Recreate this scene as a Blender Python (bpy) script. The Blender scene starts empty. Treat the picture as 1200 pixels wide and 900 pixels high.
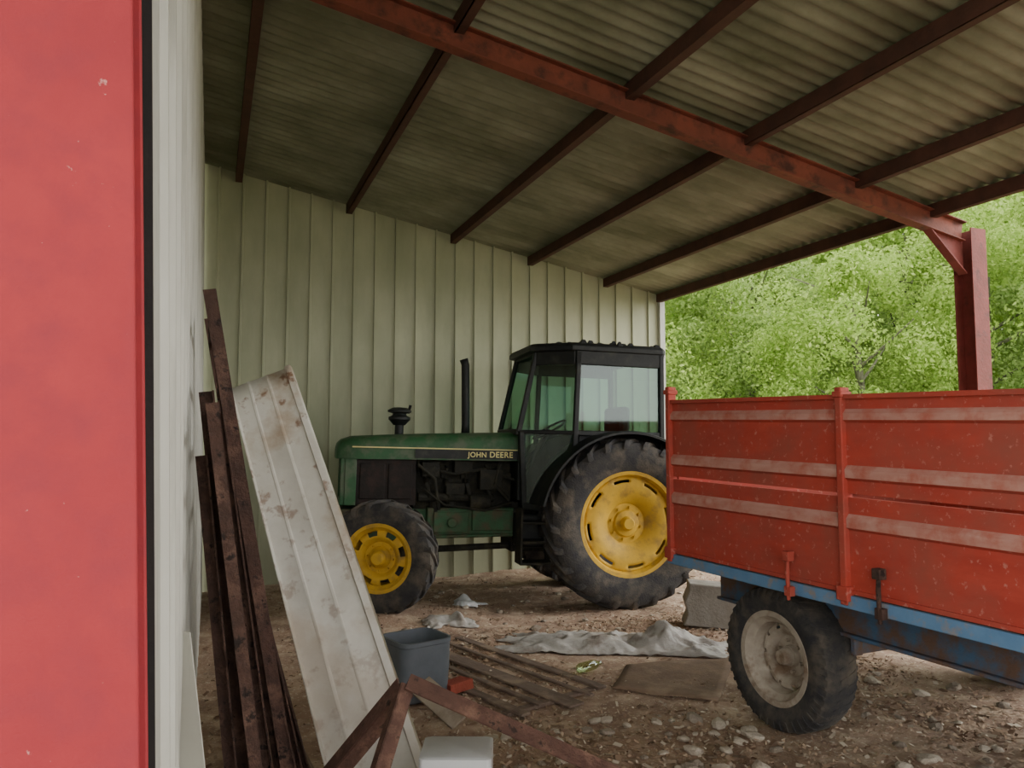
import bpy, math, random, bmesh
from mathutils import Vector, Matrix, noise, Euler
random.seed(7)
scene = bpy.context.scene
COL = scene.collection
rad = math.radians

# ---------------------------------------------------------------- materials
def lin(h):
    h = h.lstrip('#')
    out = []
    for i in (0, 2, 4):
        c = int(h[i:i+2], 16) / 255
        out.append(c/12.92 if c <= .04045 else ((c+.055)/1.055)**2.4)
    return (*out, 1)

def mat(name, c1, c2=None, scale=6, rough=.7, metal=0, bump=.15, bscale=40, c3=None, s3=3, t3=.58, w3=.08,
        stretch=(1, 1, 1), stretch3=(1, 1, 1), spec=.4, c4=None, s4=20, t4=.62, zr=None):
    m = bpy.data.materials.new(name); m.use_nodes = True
    nt = m.node_tree; N = nt.nodes; L = nt.links
    b = N['Principled BSDF']
    b.inputs['Roughness'].default_value = rough
    b.inputs['Metallic'].default_value = metal
    b.inputs['Specular IOR Level'].default_value = spec
    tc = N.new('ShaderNodeTexCoord')
    def nz(sc, st, det=6):
        mp = N.new('ShaderNodeMapping'); mp.inputs['Scale'].default_value = st
        L.new(tc.outputs['Object'], mp.inputs['Vector'])
        n = N.new('ShaderNodeTexNoise'); n.inputs['Scale'].default_value = sc
        n.inputs['Detail'].default_value = det; n.inputs['Roughness'].default_value = .62
        L.new(mp.outputs[0], n.inputs['Vector'])
        return n
    def ramp(src, a, z):
        r = N.new('ShaderNodeValToRGB'); r.color_ramp.elements[0].position = a; r.color_ramp.elements[1].position = z
        L.new(src, r.inputs[0]); return r
    def mix(f, a, z):
        x = N.new('ShaderNodeMix'); x.data_type = 'RGBA'
        L.new(f, x.inputs[0])
        if isinstance(a, tuple): x.inputs[6].default_value = a
        else: L.new(a, x.inputs[6])
        x.inputs[7].default_value = z
        return x.outputs[2]
    def zmask(f):     # rust concentrated towards the upper end of the sheet
        if not zr: return f
        sp = N.new('ShaderNodeSeparateXYZ'); L.new(tc.outputs['Object'], sp.inputs[0])
        mr = N.new('ShaderNodeMapRange'); mr.inputs[1].default_value = zr[0]; mr.inputs[2].default_value = zr[1]
        mr.inputs[3].default_value = .25; mr.inputs[4].default_value = .85
        L.new(sp.outputs[2], mr.inputs[0])
        mm = N.new('ShaderNodeMath'); mm.operation = 'MULTIPLY'; L.new(f, mm.inputs[0]); L.new(mr.outputs[0], mm.inputs[1])
        return mm.outputs[0]
    n1 = nz(scale, stretch)
    col = mix(ramp(n1.outputs[0], .35, .65).outputs[0], lin(c1), lin(c2 or c1))
    if c3:
        n3 = nz(s3, stretch3, 8)
        col = mix(zmask(ramp(n3.outputs[0], max(0, t3-w3), min(1, t3+w3)).outputs[0]), col, lin(c3))
    if c4:
        n4 = nz(s4, (1, 1, 1), 4)
        col = mix(zmask(ramp(n4.outputs[0], t4-.04, t4+.04).outputs[0]), col, lin(c4))
    L.new(col, b.inputs['Base Color'])
    if bump:
        n2 = nz(bscale, (1, 1, 1), 5)
        bp = N.new('ShaderNodeBump'); bp.inputs['Strength'].default_value = bump; bp.inputs['Distance'].default_value = .02
        L.new(n2.outputs[0], bp.inputs['Height']); L.new(bp.outputs[0], b.inputs['Normal'])
    return m

def glassmat(name, tint, gl=.12):
    m = bpy.data.materials.new(name); m.use_nodes = True
    nt = m.node_tree; N = nt.nodes; L = nt.links
    for n in list(N): N.remove(n)
    o = N.new('ShaderNodeOutputMaterial'); t = N.new('ShaderNodeBsdfTransparent'); g = N.new('ShaderNodeBsdfGlossy')
    t.inputs[0].default_value = tint; g.inputs['Roughness'].default_value = .05
    g.inputs[0].default_value = (.8, .92, .88, 1)
    x = N.new('ShaderNodeMixShader'); x.inputs[0].default_value = gl
    L.new(t.outputs[0], x.inputs[1]); L.new(g.outputs[0], x.inputs[2]); L.new(x.outputs[0], o.inputs[0])
    return m

def islandmat(name, cols, transl=.35, rough=.8):
    m = bpy.data.materials.new(name); m.use_nodes = True
    nt = m.node_tree; N = nt.nodes; L = nt.links
    for n in list(N): N.remove(n)
    o = N.new('ShaderNodeOutputMaterial'); g = N.new('ShaderNodeNewGeometry'); r = N.new('ShaderNodeValToRGB')
    cr = r.color_ramp
    while len(cr.elements) < len(cols): cr.elements.new(.5)
    for i, c in enumerate(cols):
        cr.elements[i].position = i/(len(cols)-1); cr.elements[i].color = lin(c)
    L.new(g.outputs['Random Per Island'], r.inputs[0])
    d = N.new('ShaderNodeBsdfDiffuse'); t = N.new('ShaderNodeBsdfTranslucent'); x = N.new('ShaderNodeMixShader')
    x.inputs[0].default_value = transl
    L.new(r.outputs[0], d.inputs[0]); L.new(r.outputs[0], t.inputs[0])
    L.new(d.outputs[0], x.inputs[1]); L.new(t.outputs[0], x.inputs[2]); L.new(x.outputs[0], o.inputs[0])
    return m

M = {}
M['redpost'] = mat('red_paint_column', '#a93439', '#9a2e35', 4, .75, bump=.15, bscale=200, c3='#92303a', s3=14, t3=.6, w3=.15, c4='#cf9a94', s4=60, t4=.75)
M['rustpost'] = mat('red_oxide_steel', '#84403a', '#70372e', 6, .7, bump=.2, c3='#56342e', s3=9, t3=.62)
M['rafter'] = mat('rafter_oxide', '#8b4b3b', '#733f32', 4, .7, bump=.2, c3='#503028', s3=6, t3=.58)
M['purlin'] = mat('purlin_oxide', '#5c3c31', '#4a3229', 5, .75, bump=.2)
M['roof'] = mat('fibre_cement', '#aaac96', '#92957d', 1.3, .9, bump=.15, bscale=30, c3='#666a52', s3=1.0, t3=.5, w3=.2, stretch=(1, 2, 1), stretch3=(1, 2, 1))
M['clad'] = mat('cladding_cream', '#c3c5a8', '#b3b698', 1.0, .55, bump=.0, c3='#979b7f', s3=.8, t3=.55, w3=.2, stretch3=(2, 2, .5))
M['cladwhite'] = mat('cladding_white', '#c6c6bd', '#bab9b0', 3, .55, bump=.04, c3='#a09f95', s3=3, t3=.62, w3=.12, stretch3=(4, 4, .4))
M['darkgap'] = mat('gap_shade_dark', '#241c1b', '#1a1615', 6, .8, bump=.2)  # near-black colour stands in for shade in the gap by the column
M['green'] = mat('tractor_green', '#2e5e38', '#294f30', 5, .55, bump=.05, c3='#515f48', s3=6, t3=.53)
M['greendirty'] = mat('green_dirty', '#3c6848', '#38533a', 8, .75, bump=.2, c3='#55523e', s3=7, t3=.53)
M['yellow'] = mat('rim_yellow', '#d6ac32', '#c69d2e', 6, .6, bump=.08, c3='#a3833f', s3=7, t3=.58)
M['decal'] = mat('decal_yellow', '#ddd493', '#d2c782', 8, .5, bump=0)
M['black'] = mat('black_plastic', '#161919', '#202322', 8, .55, bump=.1, c3='#34352f', s3=6, t3=.62)
M['engine'] = mat('engine_grime', '#1b1c18', '#292820', 14, .8, bump=.5, c3='#3c392b', s3=10, t3=.58)
M['brown'] = mat('dark_side', '#1d1917', '#27201d', 9, .8, bump=.3, c3='#3a2a24', s3=6, t3=.6)
M['rubber'] = mat('rubber', '#323235', '#43413e', 10, .9, bump=.3, bscale=60, c3='#675f53', s3=6, t3=.58, w3=.12)
M['seat'] = mat('seat_black', '#202326', '#2b2e30', 8, .8)
M['glass'] = glassmat('cab_glass', (.34, .50, .42, 1), .10)
M['trred'] = mat('trailer_red', '#bd4b3c', '#ad3f33', 4, .75, bump=.1, c3='#9d5144', s3=3, t3=.56, w3=.14, c4='#bf7467', s4=30, t4=.64, stretch=(1, 1, 3))
M['trdust'] = mat('trailer_red_dusty', '#c7988b', '#bc8477', 7, .85, bump=.12, c3='#b4604f', s3=10, t3=.58, w3=.14, stretch=(1, .6, 3))
M['blue'] = mat('chassis_blue', '#6a90b5', '#5b83aa', 6, .65, bump=.15, c3='#8f8984', s3=14, t3=.58)
M['bluedirty'] = mat('chassis_blue_dirty', '#486684', '#52626f', 6, .75, bump=.3, c3='#6b5446', s3=6, t3=.5)
M['rimgrey'] = mat('rim_dirty_white', '#b3a999', '#9a8f80', 9, .7, bump=.2, c3='#7a6450', s3=7, t3=.57)
M['rust'] = mat('rusted_steel', '#513b33', '#3f2f29', 14, .9, bump=.6, c3='#6f5448', s3=11, t3=.58, c4='#2a211e', s4=22, t4=.6)
M['rustred'] = mat('rusted_steel_red', '#65493f', '#523b33', 14, .9, bump=.5, c3='#856655', s3=11, t3=.58, c4='#382b25', s4=22, t4=.63)
M['panel'] = mat('white_sheet_rusted', '#dddbd2', '#cdcabf', 5, .6, bump=.05, c3='#a3835f', s3=2.4, t3=.55, w3=.07, c4='#80573a', s4=9, t4=.61, zr=(.5, 1.9))
M['wood'] = mat('old_wood', '#7c6b5f', '#65564b', 5, .9, bump=.4, stretch=(1, 8, 8), c3='#94826e', s3=5, t3=.6)
M['tarp'] = mat('dirty_tarp', '#b9b6b0', '#a19d96', 5, .5, bump=.3, c3='#81786e', s3=5, t3=.58)
M['mud'] = mat('mud_sheet', '#836d59', '#6f5c4c', 6, .9, bump=.4, c3='#94806b', s3=4, t3=.6)
M['drum'] = mat('grey_plastic', '#6b7279', '#5c6369', 4, .5, bump=.05)
M['whiteplastic'] = mat('white_plastic', '#dcdfe0', '#d0d4d5', 5, .4, bump=.05, c3='#b5ad9f', s3=5, t3=.68)
M['paleboard'] = mat('pale_board', '#a99d89', '#95897a', 5, .8, bump=.1, c3='#7a6b58', s3=5, t3=.6)
M['concrete'] = mat('concrete', '#9c9890', '#858178', 6, .95, bump=.4)
M['brick'] = mat('brick', '#9a4a3a', '#87402f', 8, .9, bump=.4)
M['stone'] = mat('stone', '#c9beac', '#b0a492', 7, .95, bump=.4)
M['stone2'] = mat('stone_dark', '#a09483', '#897d6f', 7, .95, bump=.4)
M['bottle'] = glassmat('bottle_plastic', (.75, .82, .6, 1), .12)
M['bark'] = mat('bark', '#6f6e58', '#5a5946', 8, .9, bump=.5)
M['leaf'] = islandmat('leaf_green', ['#86a450', '#a0bd60', '#b8d072', '#8fae54', '#c6da84'], .5)
M['leaf2'] = islandmat('leaf_olive', ['#8aa55c', '#a2bb6c', '#b6cc7e', '#83a054', '#c2d68e'], .5)
M['litter'] = islandmat('litter_mix', ['#8d7663', '#ab937c', '#775f4e', '#c0aa90', '#9a826c', '#d3c7b2', '#685647', '#b0977e'], .0)
M['dirt'] = mat('yard_dirt', '#ab9079', '#907765', 3, .95, bump=.8, bscale=25, c3='#bda78f', s3=5, t3=.56, c4='#cdbfa9', s4=45, t4=.62)
M['grass'] = mat('grass', '#7c8a5c', '#8f9a6c', 4, .95, bump=.8, bscale=20, c3='#a3977a', s3=2, t3=.55)
M['bounce_gravel'] = mat('bounce_gravel', '#a59a88', '#8f8473', 4, .95, bump=.8, bscale=20)  # pale tone chosen to throw light up under the roof

# ---------------------------------------------------------------- mesh builder
class MB:
    def __init__(s): s.v = []; s.f = []; s.m = []
    def add(s, vs, fs, mi=0):
        o = len(s.v); s.v += [tuple(p) for p in vs]
        for f in fs: s.f.append([i+o for i in f]); s.m.append(mi)
    def box(s, x0, x1, y0, y1, z0, z1, mi=0):
        vs = [(x0,y0,z0),(x1,y0,z0),(x1,y1,z0),(x0,y1,z0),(x0,y0,z1),(x1,y0,z1),(x1,y1,z1),(x0,y1,z1)]
        s.add(vs, [(0,3,2,1),(4,5,6,7),(0,1,5,4),(1,2,6,5),(2,3,7,6),(3,0,4,7)], mi); return s
    def beam(s, p0, p1, w, h, up=(0,0,1), mi=0, off=(0,0)):
        p0 = Vector(p0); p1 = Vector(p1); d = (p1-p0).normalized(); up = Vector(up)
        r = d.cross(up).normalized(); u = r.cross(d).normalized()
        o = r*off[0]+u*off[1]
        vs = []
        for p in (p0, p1):
            for a, b in ((-1,-1),(1,-1),(1,1),(-1,1)):
                vs.append(p+o+r*a*w/2+u*b*h/2)
        s.add(vs, [(0,1,2,3),(7,6,5,4),(0,4,5,1),(1,5,6,2),(2,6,7,3),(3,7,4,0)], mi); return s
    def ibeam(s, p0, p1, h, w, t=.012, up=(0,0,1)):
        s.beam(p0, p1, w, t, up, off=(0, h/2-t/2)); s.beam(p0, p1, w, t, up, off=(0, -h/2+t/2)); s.beam(p0, p1, t, h-2*t, up); return s
    def angle(s, p0, p1, w, t=.006, up=(0,0,1)):
        s.beam(p0, p1, w, t, up, off=(0, w/2)); s.beam(p0, p1, t, w, up, off=(-w/2, 0)); return s
    def tube(s, pts, r, n=10, cap=True, mi=0):
        pts = [Vector(p) for p in pts]; rs = r if isinstance(r, (list, tuple)) else [r]*len(pts)
        vs = []; fs = []
        for i, p in enumerate(pts):
            d = (pts[min(i+1, len(pts)-1)]-pts[max(i-1, 0)]).normalized()
            a = Vector((0,0,1)) if abs(d.z) < .9 else Vector((1,0,0))
            x = d.cross(a).normalized(); y = d.cross(x).normalized()
            for k in range(n):
                t = 2*math.pi*k/n; vs.append(p+(x*math.cos(t)+y*math.sin(t))*rs[i])
        for i in range(len(pts)-1):
            for k in range(n):
                fs.append((i*n+k, i*n+(k+1)%n, (i+1)*n+(k+1)%n, (i+1)*n+k))
        if cap:
            fs.append(tuple(range(n-1,-1,-1))); fs.append(tuple((len(pts)-1)*n+k for k in range(n)))
        s.add(vs, fs, mi); return s
    def lathe(s, prof, axis='y', c=(0,0,0), n=48, closed=False, mi=0, a0=0, a1=2*math.pi):
        full = abs(a1-a0-2*math.pi) < 1e-6
        cnt = n if full else n+1
        vs = []; fs = []; k = len(prof)
        for i in range(cnt):
            t = a0+(a1-a0)*i/n; ct, st = math.cos(t), math.sin(t)
            for r, h in prof:
                if axis == 'y': p = (c[0]+r*ct, c[1]+h, c[2]+r*st)
                elif axis == 'z': p = (c[0]+r*ct, c[1]+r*st, c[2]+h)
                else: p = (c[0]+h, c[1]+r*ct, c[2]+r*st)
                vs.append(p)
        for i in range(n):
            j = (i+1) % cnt
            for q in range(k if closed else k-1):
                q2 = (q+1) % k
                fs.append((i*k+q, i*k+q2, j*k+q2, j*k+q))
        s.add(vs, fs, mi); return s
    def loft(s, secs, cap=True, mi=0, closed=True):
        n = len(secs[0]); vs = [p for sec in secs for p in sec]; fs = []
        for i in range(len(secs)-1):
            for k in range(n if closed else n-1):
                fs.append((i*n+k, i*n+(k+1)%n, (i+1)*n+(k+1)%n, (i+1)*n+k))
        if cap: fs.append(tuple(range(n-1,-1,-1))); fs.append(tuple((len(secs)-1)*n+k for k in range(n)))
        s.add(vs, fs, mi); return s
    def quad(s, a, b, c, d, mi=0): s.add([a,b,c,d], [(0,1,2,3)], mi); return s

def obj(name, mb, mats, parent=None, loc=None, rot=None, bevel=0, smooth=35, label=None, cat=None, kind=None, group=None, solid=0, fix=True):
    me = bpy.data.meshes.new(name); me.from_pydata(mb.v, [], mb.f); me.update()
    if not isinstance(mats, (list, tuple)): mats = [mats]
    for mm in mats: me.materials.append(M[mm])
    me.polygons.foreach_set('material_index', mb.m)
    if fix:
        bm = bmesh.new(); bm.from_mesh(me); bmesh.ops.recalc_face_normals(bm, faces=bm.faces); bm.to_mesh(me); bm.free()
    if smooth > 1:
        me.shade_smooth(); me.set_sharp_from_angle(angle=rad(smooth))
    else: me.shade_flat()
    o = bpy.data.objects.new(name, me); COL.objects.link(o)
    if parent: o.parent = parent
    if loc: o.location = loc
    if rot: o.rotation_euler = rot
    if solid:
        md = o.modifiers.new('s', 'SOLIDIFY'); md.thickness = solid
    if bevel:
        md = o.modifiers.new('b', 'BEVEL'); md.width = bevel; md.segments = 2; md.limit_method = 'ANGLE'; md.angle_limit = rad(40)
    if label: o['label'] = label
    if cat: o['category'] = cat
    if kind: o['kind'] = kind
    if group: o['group'] = group
    return o

def empty(name, loc, rot=(0,0,0), label=None, cat=None):
    o = bpy.data.objects.new(name, None); COL.objects.link(o); o.location = loc; o.rotation_euler = rot
    o.empty_display_size = .2
    if label: o['label'] = label
    if cat: o['category'] = cat
    return o

def dup(o, loc, rot, scale=None, parent=None):
    c = o.copy(); COL.objects.link(c); c.location = loc; c.rotation_euler = rot
    if scale: c.scale = scale
    if parent: c.parent = parent
    return c

def gh(x, y):
    z = .035*noise.noise(Vector((x*.9, y*.9, 3.1))) + .018*noise.noise(Vector((x*3.1, y*3.1, 7.7))) + .008*noise.noise(Vector((x*9, y*9, 1.2)))
    z += .07*math.exp(-((x-1.5)**2+(y-6.9)**2)/.6)
    return z

# ---------------------------------------------------------------- camera
H = 1.6
cam_d = bpy.data.cameras.new('camera'); cam = bpy.data.objects.new('camera', cam_d); COL.objects.link(cam)
cam_d.sensor_width = 36; cam_d.lens = 27
cam.location = (0, 0, H)
psi, phi = rad(21.4), rad(4.26)
F = Vector((math.sin(psi)*math.cos(phi), math.cos(psi)*math.cos(phi), math.sin(phi)))
cam.rotation_euler = F.to_track_quat('-Z', 'Y').to_euler()
scene.camera = cam

# ---------------------------------------------------------------- ground
mb = MB()
x0, x1, y0, y1, st = -.6, 9.0, .4, 10.0, .06
nx = int((x1-x0)/st); ny = int((y1-y0)/st)
vs = [(x0+i*st, y0+j*st, gh(x0+i*st, y0+j*st)*min(1, (nx-i)/12, (ny-j)/12+.2)) for j in range(ny+1) for i in range(nx+1)]
fs = [(j*(nx+1)+i, j*(nx+1)+i+1, (j+1)*(nx+1)+i+1, (j+1)*(nx+1)+i) for j in range(ny) for i in range(nx)]
mb.add(vs, fs)
obj('ground', mb, 'dirt', kind='structure', fix=False, smooth=80)
mb = MB(); mb.quad((-60,-60,-.09),(90,-60,-.09),(90,90,-.09),(-60,90,-.09))
obj('ground_field', mb, 'grass', kind='structure')
mb = MB(); mb.quad((-12,-14,-.06),(14,-14,-.06),(14,1.4,-.06),(-12,1.4,-.06))
obj('ground_bounce', mb, 'bounce_gravel', kind='structure')  # added unseen pale ground in front, bounces light onto the ceiling

# ---------------------------------------------------------------- building shell
YW = 9.0; XL = -.09
def zp(x): return 4.537-.1836*x      # underside of purlins
ROOF_OFF = .12
Y0R = -3.2
mb = MB()
ya, yb = Y0R, YW+.1
PIT = .122
n = int((yb-ya)/PIT*8)
ys = [ya+(yb-ya)*i/n for i in range(n+1)]
xs = [-3.0, -1, 1, 3, 4.5, 5.9]
vs = []
for x in xs:
    for y in ys:
        vs.append((x, y, zp(x)+ROOF_OFF+.015*math.sin(2*math.pi*y/PIT)+.018))
k = n+1
fs = [(i*k+j, i*k+j+1, (i+1)*k+j+1, (i+1)*k+j) for i in range(len(xs)-1) for j in range(n)]
mb.add(vs, fs)
obj('ceiling', mb, 'roof', kind='structure', solid=.008, smooth=80)

def cladding(length, pitch=.25, rib=.024, depth=.024):
    pts = [(0, 0)]
    s = 0
    while s < length-.01:
        pts += [(s+pitch-rib-.004, 0), (s+pitch-rib, depth), (s+pitch-.004, depth), (s+pitch, 0)]; s += pitch
    return [(min(a, length), b) for a, b in pts]
def flatwall(name, P, m):
    mb = MB()
    for (a0, a1), (b0, b1) in zip(P[:-1], P[1:]):
        mb.quad(a0, b0, b1, a1)
    return obj(name, mb, m, kind='structure', smooth=0, fix=False)
P = []
for s_, d in cladding(5.85-XL):
    x = XL-.12+s_
    P.append(((x, YW-d, -.05), (x, YW-d, zp(x)+.155)))
flatwall('wall_back', P, 'clad')
mb = MB().box(5.68, 5.76, YW-.05, YW+.02, -.05, zp(5.7)+.08)
obj('trim_1', mb, 'cladwhite', kind='structure', bevel=.005)
YS = 1.27
LEAN = math.tan(rad(2.3))
P = []
for s_, d in cladding(YW-YS-.03, pitch=.3):
    y = YS+s_
    lean = LEAN*max(.6, 1-(y-YS)/3)
    P.append(((XL+d*.6+1.6*lean, y, -.05), (XL+d*.6-2.6*lean, y, zp(XL)+.16)))
flatwall('wall_left', P, 'cladwhite')
mb = MB()
za, zb_ = -.05, zp(XL)+.16
def xw(z): return XL+1.6*LEAN-4.2*LEAN*(z-za)/(zb_-za)+.006
mb.loft([[(xw(z), 1.255, z), (xw(z), 1.268, z), (-1.6, 1.268, z), (-1.6, 1.255, z)] for z in (za, zb_)])
obj('gap_shade', mb, 'darkgap', kind='structure')  # added dark plate: hides the sky so the gap looks shaded
mb = MB().loft([[(-.05,2.15,1.12),(-.035,2.13,1.12),(-.033,2.135,1.12),(-.048,2.155,1.12)],[(-.05,2.17,.6),(.035,2.10,.6),(.037,2.105,.6),(-.048,2.175,.6)],[(-.03,2.17,0),(.10,2.08,0),(.102,2.085,0),(-.028,2.175,0)]])
obj('bent_flashing', mb, 'cladwhite', label='bent grimy white metal flashing leaning at wall base', cat='metal flashing')

# red column close to the camera
mb = MB()
mb.ibeam((-.185, 1.06, -.05), (-.185, 1.06, 4.6), .14, .215, .011, up=(0,1,0))
o = obj('steel_column', mb, 'redpost', bevel=.003, label='red painted steel I-beam column beside white cladding', cat='column')
o.rotation_euler = (0, rad(-2.3), 0)
o.location = (.062, 0, 0)

RY = 4.66
mb = MB()
xa, xb = XL, 6.0
RZ = -.035
mb.ibeam((xa, RY, zp(xa)+RZ), (xb, RY, zp(xb)+RZ), .175, .10, .011)
obj('roof_rafter', mb, 'rafter', bevel=.002, label='rust-red steel I-beam rafter spanning under the roof', cat='beam')
PX = [.22, 1.45, 2.73, 3.76, 4.85, 5.67]
for x in PX:
    mb = MB()
    z = zp(x)
    mb.beam((x-.03, Y0R+.05, z+.055), (x-.03, YW-.04, z+.055), .012, .11)
    mb.beam((x, Y0R+.05, z+.105), (x, YW-.04, z+.105), .07, .01)
    mb.beam((x, Y0R+.05, z+.005), (x, YW-.04, z+.005), .07, .01)
    o = obj('roof_purlin', mb, 'purlin', label='dark rusty steel purlin under the corrugated roof', cat='beam', group='roof purlins')
px, pz = 6.09, zp(6.07)-.0
mb = MB()
mb.ibeam((px, RY, -.05), (px, RY, pz), .18, .18, .012, up=(0,1,0))
col = obj('steel_post', mb, 'rustpost', bevel=.002, label='red-brown steel I-beam post with bracket at eave', cat='post')
mb = MB()
xh = 6.0
mb.add([(xh, RY-.007, zp(xh)-.12), (5.6, RY-.007, zp(5.6)-.12), (xh, RY-.007, zp(xh)-.40), (xh, RY+.007, zp(xh)-.12), (5.6, RY+.007, zp(5.6)-.12), (xh, RY+.007, zp(xh)-.40)],
       [(0,1,2),(5,4,3),(0,3,4,1),(1,4,5,2),(2,5,3,0)])
mb.beam((5.6, RY, zp(5.6)-.12), (xh, RY, zp(xh)-.40), .08, .012)
obj('haunch_bracket', mb, 'rustpost', parent=col)

# ---------------------------------------------------------------- wheels
def tyre(R, W, rr, lugs, lugd, lw):
    mb = MB(); h = W/2
    b = R-lugd
    prof = [(rr-.01,-h*.78),(rr+.03,-h*.9),((b+rr)/2,-h*1.0),(b-.05,-h*.96),(b-.012,-h*.84),(b,-h*.5),(b+.004,0),(b,h*.5),(b-.012,h*.84),(b-.05,h*.96),((b+rr)/2,h),(rr+.03,h*.9),(rr-.01,h*.78)]
    mb.lathe(prof, n=56)
    for side in (-1, 1):
        for k in range(lugs):
            t0 = 2*math.pi*(k+(.5 if side > 0 else 0))/lugs
            sw = 2*math.pi/lugs*1.05
            sts = [(0, -.03, b-.01, R), (.55*sw, h*.55, b-.01, R-.002), (.95*sw, h*.93, b-.03, R-.02), (1.05*sw, h*1.01, b-.07, R-.06)]
            vs = []
            for dt, y, r0, r1 in sts:
                dw = lw/R/2
                for r, q in ((r0, -1.2), (r0, 1.2), (r1, .8), (r1, -.8)):
                    t = t0+dt+q*dw
                    vs.append((r*math.cos(t), side*y, r*math.sin(t)))
            fs = []
            for i in range(3):
                for e in range(4): fs.append((i*4+e, i*4+(e+1)%4, (i+1)*4+(e+1)%4, (i+1)*4+e))
            fs += [(3,2,1,0), (12,13,14,15)]
            mb.add(vs, fs)
    return mb

def rim(rr, W, holes, rings, hole_ring, hole_frac=.55, n=96):
    mb = MB(); h = W/2
    mb.lathe([(rr+.025,-h*.80),(rr+.02,-h*.86),(rr-.004,-h*.84),(rr-.012,-h*.7),(rr-.035,-h*.55),(rr-.045,-h*.2),(rr-.045,h*.4),(rr-.01,h*.75),(rr+.02,h*.86)], n=64)
    k = len(rings); vs = []
    for i in range(n):
        t = 2*math.pi*i/n
        for r, y in rings: vs.append((r*math.cos(t), y, r*math.sin(t)))
    fs = []
    per = n/holes
    for i in range(n):
        j = (i+1) % n
        ph = ((i+.5) % per)/per
        for q in range(k-1):
            if q in hole_ring:
                lim = hole_frac
                if (q == hole_ring[0] or q == hole_ring[-1]) and len(hole_ring) > 1: lim *= .8
                if abs(ph-.5) < lim/2: continue
            fs.append((i*k+q, i*k+q+1, j*k+q+1, j*k+q))
    mb.add(vs, fs)
    return mb

def hub(parts, bolts, br, by, bs=.014):
    mb = MB()
    mb.lathe(parts, n=32)
    for k in range(bolts):
        t = 2*math.pi*k/bolts
        mb.tube([(br*math.cos(t), by+.02, br*math.sin(t)), (br*math.cos(t), by-.025, br*math.sin(t))], bs, 6)
    return mb

# ---------------------------------------------------------------- tractor
TR = empty('tractor', (3.84, 7.37, -.01), (0, rad(1.4), rad(-7)), label='old green farm tractor with black cab and yellow wheel rims', cat='tractor')
RR, RW = .82, .46
rear_t = tyre(RR, RW, .48, 24, .032, .05)
rr_rings = [(.0,-.11),(.09,-.11),(.10,-.09),(.19,-.09),(.21,-.11),(.30,-.145),(.335,-.155),(.37,-.157),(.395,-.157),(.408,-.156),(.422,-.155),(.458,-.15)]
rear_r = rim(.48, RW, 8, rr_rings, [8,9], .55)
w1 = obj('wheel', rear_r, 'yellow', parent=TR, loc=(0, -.70, RR), rot=(0, .2, 0), solid=.008, fix=False, label='rear wheel with yellow slotted rim')
t1 = obj('tyre', rear_t, 'rubber', parent=w1)
h1 = obj('hub', hub([(0,-.17),(.05,-.17),(.065,-.15),(.07,-.12),(.12,-.11),(.135,-.09),(.135,.2)], 8, .155, -.09), 'yellow', parent=w1)
w2 = dup(w1, (0, .69, RR), (0, .5, math.pi), parent=TR)
for c in (t1, h1): dup(c, (0,0,0), (0,0,0), parent=w2)
FR, FW = .515, .28
fr_rings = [(.0,-.07),(.07,-.07),(.08,-.04),(.14,-.04),(.155,-.06),(.18,-.085),(.195,-.09),(.225,-.088),(.245,-.075),(.26,-.05)]
WB = -2.32
w3 = obj('wheel', rim(.285, FW, 8, fr_rings, [6,7], .72), 'yellow', parent=TR, loc=(WB, -.70, FR), rot=(0, .1, rad(-22)), solid=.006, fix=False, label='smaller front wheel with yellow rim')
t3 = obj('tyre', tyre(FR, FW, .285, 20, .026, .04), 'rubber', parent=w3)
h3 = obj('hub', hub([(0,-.15),(.05,-.15),(.065,-.13),(.07,-.08),(.09,-.06),(.1,-.04),(.1,.2)], 8, .12, -.05, .011), 'yellow', parent=w3)
w4 = dup(w3, (WB, .70, FR), (0, .3, math.pi+rad(-22)), parent=TR)
for c in (t3, h3): dup(c, (0,0,0), (0,0,0), parent=w4)

def hsec(x, w, zb, zt):
    return [(x,-w,zb),(x,-w,zt-.09),(x,-w+.015,zt-.05),(x,-w+.05,zt-.02),(x,-w+.10,zt-.006),(x,-w+.18,zt),(x,w-.18,zt),(x,w-.10,zt-.006),(x,w-.05,zt-.02),(x,w-.015,zt-.05),(x,w,zt-.09),(x,w,zb)]
mb = MB().loft([hsec(-2.745,.24,1.38,1.49), hsec(-2.735,.265,1.38,1.53), hsec(-2.70,.295,1.38,1.565), hsec(-2.6,.32,1.38,1.60), hsec(-2.2,.325,1.383,1.625), hsec(-1.8,.33,1.385,1.645), hsec(-.93,.34,1.39,1.68)])
hood = obj('hood', mb, 'green', parent=TR, smooth=50)
mb = MB().box(-2.6,-.97,-.343,-.33,1.490,1.501)
obj('hood_stripe', mb, 'decal', parent=hood)
mb = MB().box(-2.0,-.96,-.342,-.33,1.40,1.487)
obj('decal_band', mb, 'black', parent=hood)
def text(s, width, m, parent, loc, rot):
    cu = bpy.data.curves.new('t', 'FONT'); cu.body = s; cu.extrude = .001; cu.offset = .022; cu.space_character = 1.08
    to = bpy.data.objects.new('t', cu); COL.objects.link(to)
    bpy.context.view_layer.update()
    me = bpy.data.meshes.new_from_object(to.evaluated_get(bpy.context.evaluated_depsgraph_get()))
    bpy.data.objects.remove(to)
    xs = [v.co.x for v in me.vertices]; k = width/(max(xs)-min(xs)); x0 = min(xs)
    for v in me.vertices: v.co = Vector(((v.co.x-x0)*k, v.co.y*k*1.0, v.co.z*k*.3))
    me.materials.clear(); me.materials.append(M[m])
    o = bpy.data.objects.new('lettering', me); COL.objects.link(o); o.parent = parent; o.location = loc; o.rotation_euler = rot
    return o
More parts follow.
